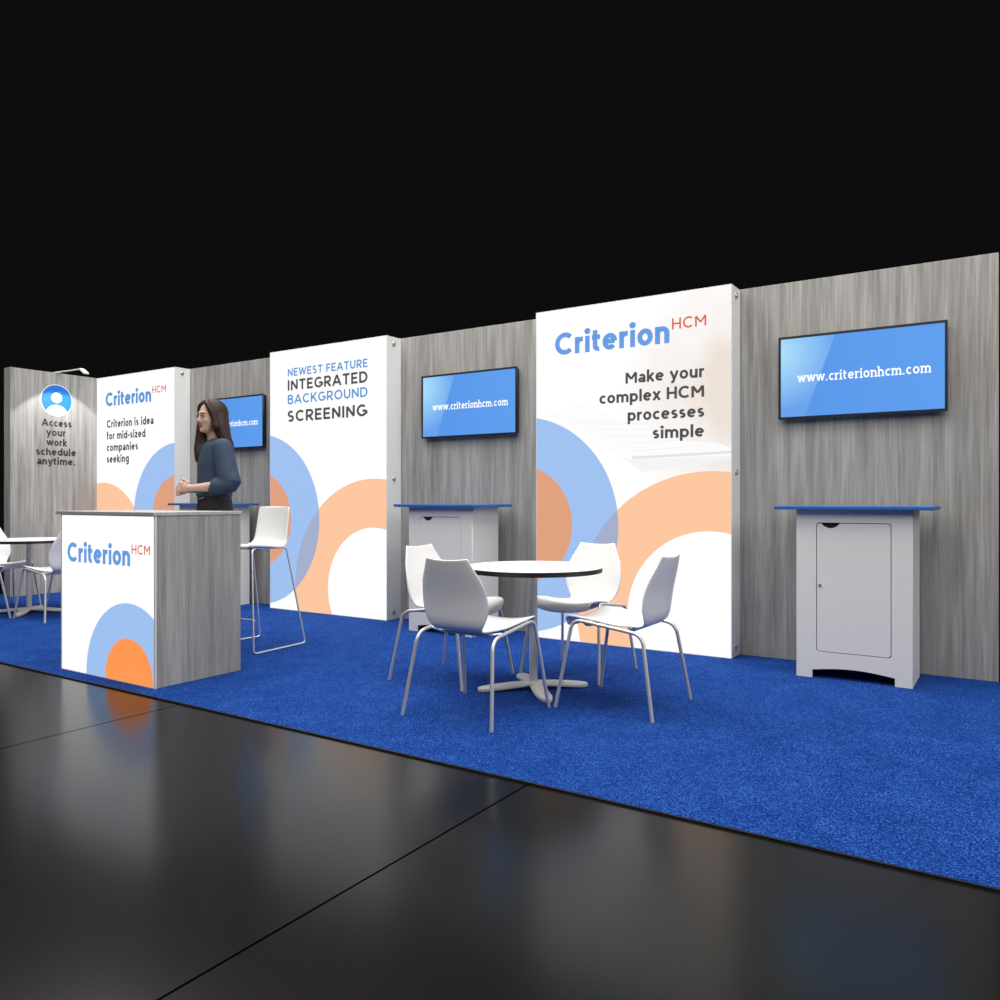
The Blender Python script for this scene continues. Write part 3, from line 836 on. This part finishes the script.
# hands: clasped in front of the waist, left over right
def hand(mb, wrist, palm_dir, side, curl_dir):
    w = Vector(wrist); pd = Vector(palm_dir).normalized(); sd = Vector(side).normalized(); cd = Vector(curl_dir).normalized()
    k_ = 0.84
    c = w + pd * 0.038
    rot = Matrix((pd, sd, pd.cross(sd))).transposed()
    mb.ell(c, (0.039, 0.029, 0.014), 18, 10, rot)
    limb(mb, [w, w + pd * 0.02], [0.020, 0.021])
    for i, (off, ln) in enumerate(((-0.024, 0.050), (-0.008, 0.057), (0.009, 0.054), (0.025, 0.044))):
        a = w + pd * 0.066 + sd * off
        b = a + pd * ln * 0.45 + cd * ln * 0.12
        d = b + pd * ln * 0.10 + cd * ln * 0.42
        f = d - pd * ln * 0.18 + cd * ln * 0.16
        mb.tube([a - pd * 0.012, a, b, d, f], [0.0072, 0.0074, 0.0072, 0.0066, 0.0056], 10)
        mb.ell(f, (0.0058,) * 3, 10, 6)
    a = w + pd * 0.025 - sd * 0.026
    b = a + pd * 0.028 - sd * 0.020 + cd * 0.008; d = b + pd * 0.028 - sd * 0.002 + cd * 0.006
    mb.tube([a, b, d], [0.011, 0.0095, 0.0075], 10); mb.ell(d, (0.0075,) * 3, 10, 6)
hand(bd, Lw, (0.80, -0.56, 0.10), (0.10, 0.0, -1), (-0.35, -0.9, -0.1))
hand(bd, Rw, (0.86, 0.42, -0.12), (0.05, -0.1, -1), (-0.5, 0.75, 0.2))
# legs
for s in (-1, 1):
    hx_, fx = (0.0, 0.035) if s < 0 else (0.0, -0.075)
    limb(bd, [(0, 0.085 * s, 0.90), (0.01 + fx * .3, 0.08 * s, 0.70), (fx * .6 + 0.012, 0.075 * s, 0.50), (fx * .8 - 0.01, 0.073 * s, 0.32), (fx - 0.01, 0.07 * s, 0.10)], [0.090, 0.072, 0.052, 0.048, 0.030])
    limb(bd, [(fx - 0.01, 0.07 * s, 0.105), (fx + 0.05, 0.072 * s, 0.065), (fx + 0.13, 0.075 * s, 0.025)], [0.030, 0.028, 0.018])
body = blob('body', bd, M['skin'], 0.0042, pe, 3)

# blouse: torso with wide three-quarter sleeves
bl = MB()
bl.loft([((0.0, 0, 1.052), (0.106, 0.147)), ((0.004, 0, 1.064), (0.112, 0.152)), ((0.004, 0, 1.10), (0.108, 0.150)), ((0.000, 0, 1.18), (0.108, 0.152)),
         ((0.000, 0, 1.26), (0.108, 0.158)), ((-0.004, 0, 1.33), (0.100, 0.164)), ((-0.008, 0, 1.385), (0.088, 0.162)), ((-0.012, 0, 1.418), (0.058, 0.112)), ((-0.012, 0, 1.432), (0.045, 0.07))])
for sh_, el, wr in ((Ls, Le, Lw), (Rs, Re, Rw)):
    sh_, el, wr = Vector(sh_), Vector(el), Vector(wr)
    cf = el.lerp(wr, 0.42)
    c = catmull([tuple(p) + (r,) for p, r in ((sh_ + Vector((0, 0, 0.0)), 0.062), (sh_.lerp(el, .35), 0.064), (sh_.lerp(el, .75), 0.066), (el + Vector((0, 0, 0.01)), 0.060), (cf, 0.052), (cf.lerp(wr, 0.10), 0.046))], 4)
    bl.tube([q[:3] for q in c], [q[3] for q in c], 18); bl.ell(sh_, (0.062,) * 3, 16, 10)
blouse = blob('blouse', bl, M['blouse'], 0.007, pe, 5)
cuf = MB()
for el, wr in ((Le, Lw), (Re, Rw)):
    el, wr = Vector(el), Vector(wr); cuf.tube([el.lerp(wr, 0.44), el.lerp(wr, 0.50)], [0.043, 0.042], 20)
# trousers
tr = MB()
tr.loft([((0, 0, 0.82), (0.110, 0.165)), ((0.0, 0, 0.92), (0.120, 0.178)), ((0.0, 0, 0.99), (0.110, 0.162)), ((0.0, 0, 1.055), (0.100, 0.140))])
for s in (-1, 1):
    fx = 0.035 if s < 0 else -0.075
    limb(tr, [(0, 0.085 * s, 0.88), (0.01 + fx * .3, 0.082 * s, 0.70), (fx * .6 + 0.012, 0.076 * s, 0.50), (fx * .8 - 0.008, 0.074 * s, 0.32), (fx - 0.01, 0.071 * s, 0.17)], [0.098, 0.084, 0.064, 0.058, 0.048])
blob('trousers', tr, M['trousers'], 0.008, pe, 3)
# belt with a small metal link buckle
blt = MB(); blt.loft([((0, 0, 1.030), (0.1065, 0.1465)), ((0, 0, 1.056), (0.1065, 0.1465))])
be = blt.build('belt', M['shoe'], pe, smooth=True)
bk = MB(); bk.tube([(0.108, 0.02, 1.034), (0.112, 0.0, 1.034), (0.112, 0.0, 1.050), (0.108, 0.02, 1.050), (0.108, 0.02, 1.034)], 0.0035, 8)
bk.tube([(0.104, 0.03, 1.040), (0.098, 0.06, 1.043), (0.085, 0.09, 1.049)], 0.0028, 8)
bk.build('buckle', M['bolt'], be, smooth=True)
# shoes
for s in (-1, 1):
    fx = 0.035 if s < 0 else -0.075; y0 = 0.072 * s
    sm = MB(); limb(sm, [(fx - 0.03, y0, 0.085), (fx + 0.03, y0, 0.072), (fx + 0.09, y0, 0.040), (fx + 0.155, y0, 0.018)], [0.034, 0.033, 0.030, 0.017])
    sm.tube([(fx - 0.045, y0, 0.085), (fx - 0.050, y0, 0.04), (fx - 0.052, y0, 0.0)], [0.022, 0.011, 0.008], 12)
    sm.box(fx + 0.04, fx + 0.15, y0 - 0.028, y0 + 0.028, 0.0, 0.012)
    blob('shoe', sm, M['shoe'], 0.005, pe, 2)
# hair: cap plus long lengths, parted; near side falls behind the shoulder, far side over the chest
hr = MB()
def lock(pts, rs, flat=1.0):
    c = catmull([tuple(p) + (r,) for p, r in zip(pts, rs)], 6)
    for q in c: hr.ell(q[:3], (q[3], q[3] * flat, q[3]), 14, 8)
hr.ell((hx - 0.026, 0, HZ + 0.027), (0.092, 0.080, 0.099)); hr.ell((hx - 0.045, 0, HZ - 0.03), (0.072, 0.082, 0.11))
for s in (-1, 1):
    lock([(hx + 0.030, 0.004 * s, HZ + 0.100), (hx + 0.048, 0.038 * s, HZ + 0.080), (hx + 0.040, 0.063 * s, HZ + 0.042), (hx + 0.024, 0.074 * s, HZ - 0.005), (hx + 0.016, 0.080 * s, HZ - 0.06)], [0.018, 0.018, 0.019, 0.021, 0.026])
turn(hr)
# near (left) side falls behind the shoulder
lock([(-0.020, 0.050, HZ + 0.01), (-0.028, 0.060, HZ - 0.06), (-0.040, 0.068, HZ - 0.12), (-0.065, 0.078, HZ - 0.17), (-0.090, 0.085, HZ - 0.235)], [0.035, 0.043, 0.042, 0.036, 0.018])
lock([(-0.025, 0.0, HZ + 0.02), (-0.034, 0.0, HZ - 0.06), (-0.050, 0.0, HZ - 0.13), (-0.075, 0.0, HZ - 0.20), (-0.095, 0.0, HZ - 0.25)], [0.060, 0.062, 0.056, 0.040, 0.022], 1.25)
# far (right) side, over the chest
lock([(0.066, -0.050, HZ + 0.01), (0.074, -0.058, HZ - 0.05), (0.072, -0.064, HZ - 0.10), (0.074, -0.066, HZ - 0.15), (0.084, -0.060, HZ - 0.21), (0.096, -0.050, HZ - 0.275)], [0.026, 0.030, 0.036, 0.040, 0.036, 0.018])
lock([(0.015, -0.074, HZ - 0.05), (0.035, -0.080, HZ - 0.11), (0.060, -0.060, HZ - 0.17), (0.086, -0.040, HZ - 0.23), (0.098, -0.03, HZ - 0.275)], [0.034, 0.042, 0.040, 0.030, 0.014])
hair = blob('hair', hr, M['hair'], 0.006, pe, 3)
# face details
for s in (-1, 1):
    fc = MB(); fc.ell((hx + 0.0735, 0.028 * s, HZ + 0.004), (0.0085, 0.0135, 0.0055), 14, 8); turn(fc)
    ey = fc.build('eye', M['eyewhite'], pe, smooth=True)
    fc = MB(); fc.ell((hx + 0.0795, 0.028 * s, HZ + 0.004), (0.004, 0.0058, 0.0055), 12, 8)
    fc.tube([(hx + 0.080, 0.014 * s, HZ + 0.008), (hx + 0.0825, 0.028 * s, HZ + 0.0105), (hx + 0.074, 0.043 * s, HZ + 0.006)], 0.0028, 6)
    turn(fc); fc.build('iris_and_lashes', M['dark'], ey, smooth=True)
    fc = MB(); fc.tube([(hx + 0.081, 0.012 * s, HZ + 0.022), (hx + 0.078, 0.028 * s, HZ + 0.027), (hx + 0.064, 0.044 * s, HZ + 0.022)], 0.0026, 6)
    turn(fc); fc.build('eyebrow', M['dark'], pe, smooth=True)
lp = MB(); lp.ell((hx + 0.0745, 0, HZ - 0.0535), (0.008, 0.020, 0.0045), 14, 8); lp.ell((hx + 0.0735, 0, HZ - 0.060), (0.008, 0.016, 0.005), 14, 8)
turn(lp); lp.build('lips', M['lips'], pe, smooth=True)

# ------------------------------------------------------------------ light
def area(name, loc, size, sy, power, rot=(0, 0, 0), col=(1, 0.975, 0.93)):
    l = D.lights.new(name, 'AREA'); l.shape = 'RECTANGLE'; l.size = size; l.size_y = sy; l.energy = power; l.color = col
    o = D.objects.new(name, l); C.objects.link(o); o.location = loc; o.rotation_euler = rot; return o
area('hall_light_front', (-3.5, -6.5, 6.0), 11, 5, 420, (R(28), 0, 0))
area('hall_light_top', (-4.0, -1.5, 6.2), 12, 4, 820)
area('added_side_fill', (5.0, -3.5, 4.2), 4, 3, 240, (0, R(62), 0))  # unseen fill added to brighten the faces turned to the right
sp = D.lights.new('arm_lamp_beam', 'SPOT'); sp.energy = 26; sp.spot_size = R(84); sp.spot_blend = 0.12; sp.shadow_soft_size = 0.03
so = D.objects.new('arm_lamp_beam', sp); C.objects.link(so); so.location = (-8.43, -0.63, 2.365)
so.rotation_euler = (Vector((-8.95, -0.63, 1.55)) - Vector(so.location)).to_track_quat('-Z', 'Y').to_euler()

wd = D.worlds.new('World'); S.world = wd; wd.use_nodes = True
bg = wd.node_tree.nodes['Background']; bg.inputs[0].default_value = (0.0040, 0.0040, 0.0040, 1); bg.inputs[1].default_value = 1.0

cam = D.cameras.new('camera'); cam.sensor_width = 36; cam.lens = 791.9 * 36 / 1000; cam.shift_y = -0.00064
cam.clip_end = 200
co = D.objects.new('camera', cam); C.objects.link(co); co.location = (0, -5.317, 1.036); co.rotation_euler = (R(90), 0, 0.5784)
S.camera = co
S.view_settings.view_transform = 'Standard'; S.view_settings.look = 'None'
S.view_settings.exposure = 0.0; S.view_settings.gamma = 1.0; S.view_settings.use_curve_mapping = False
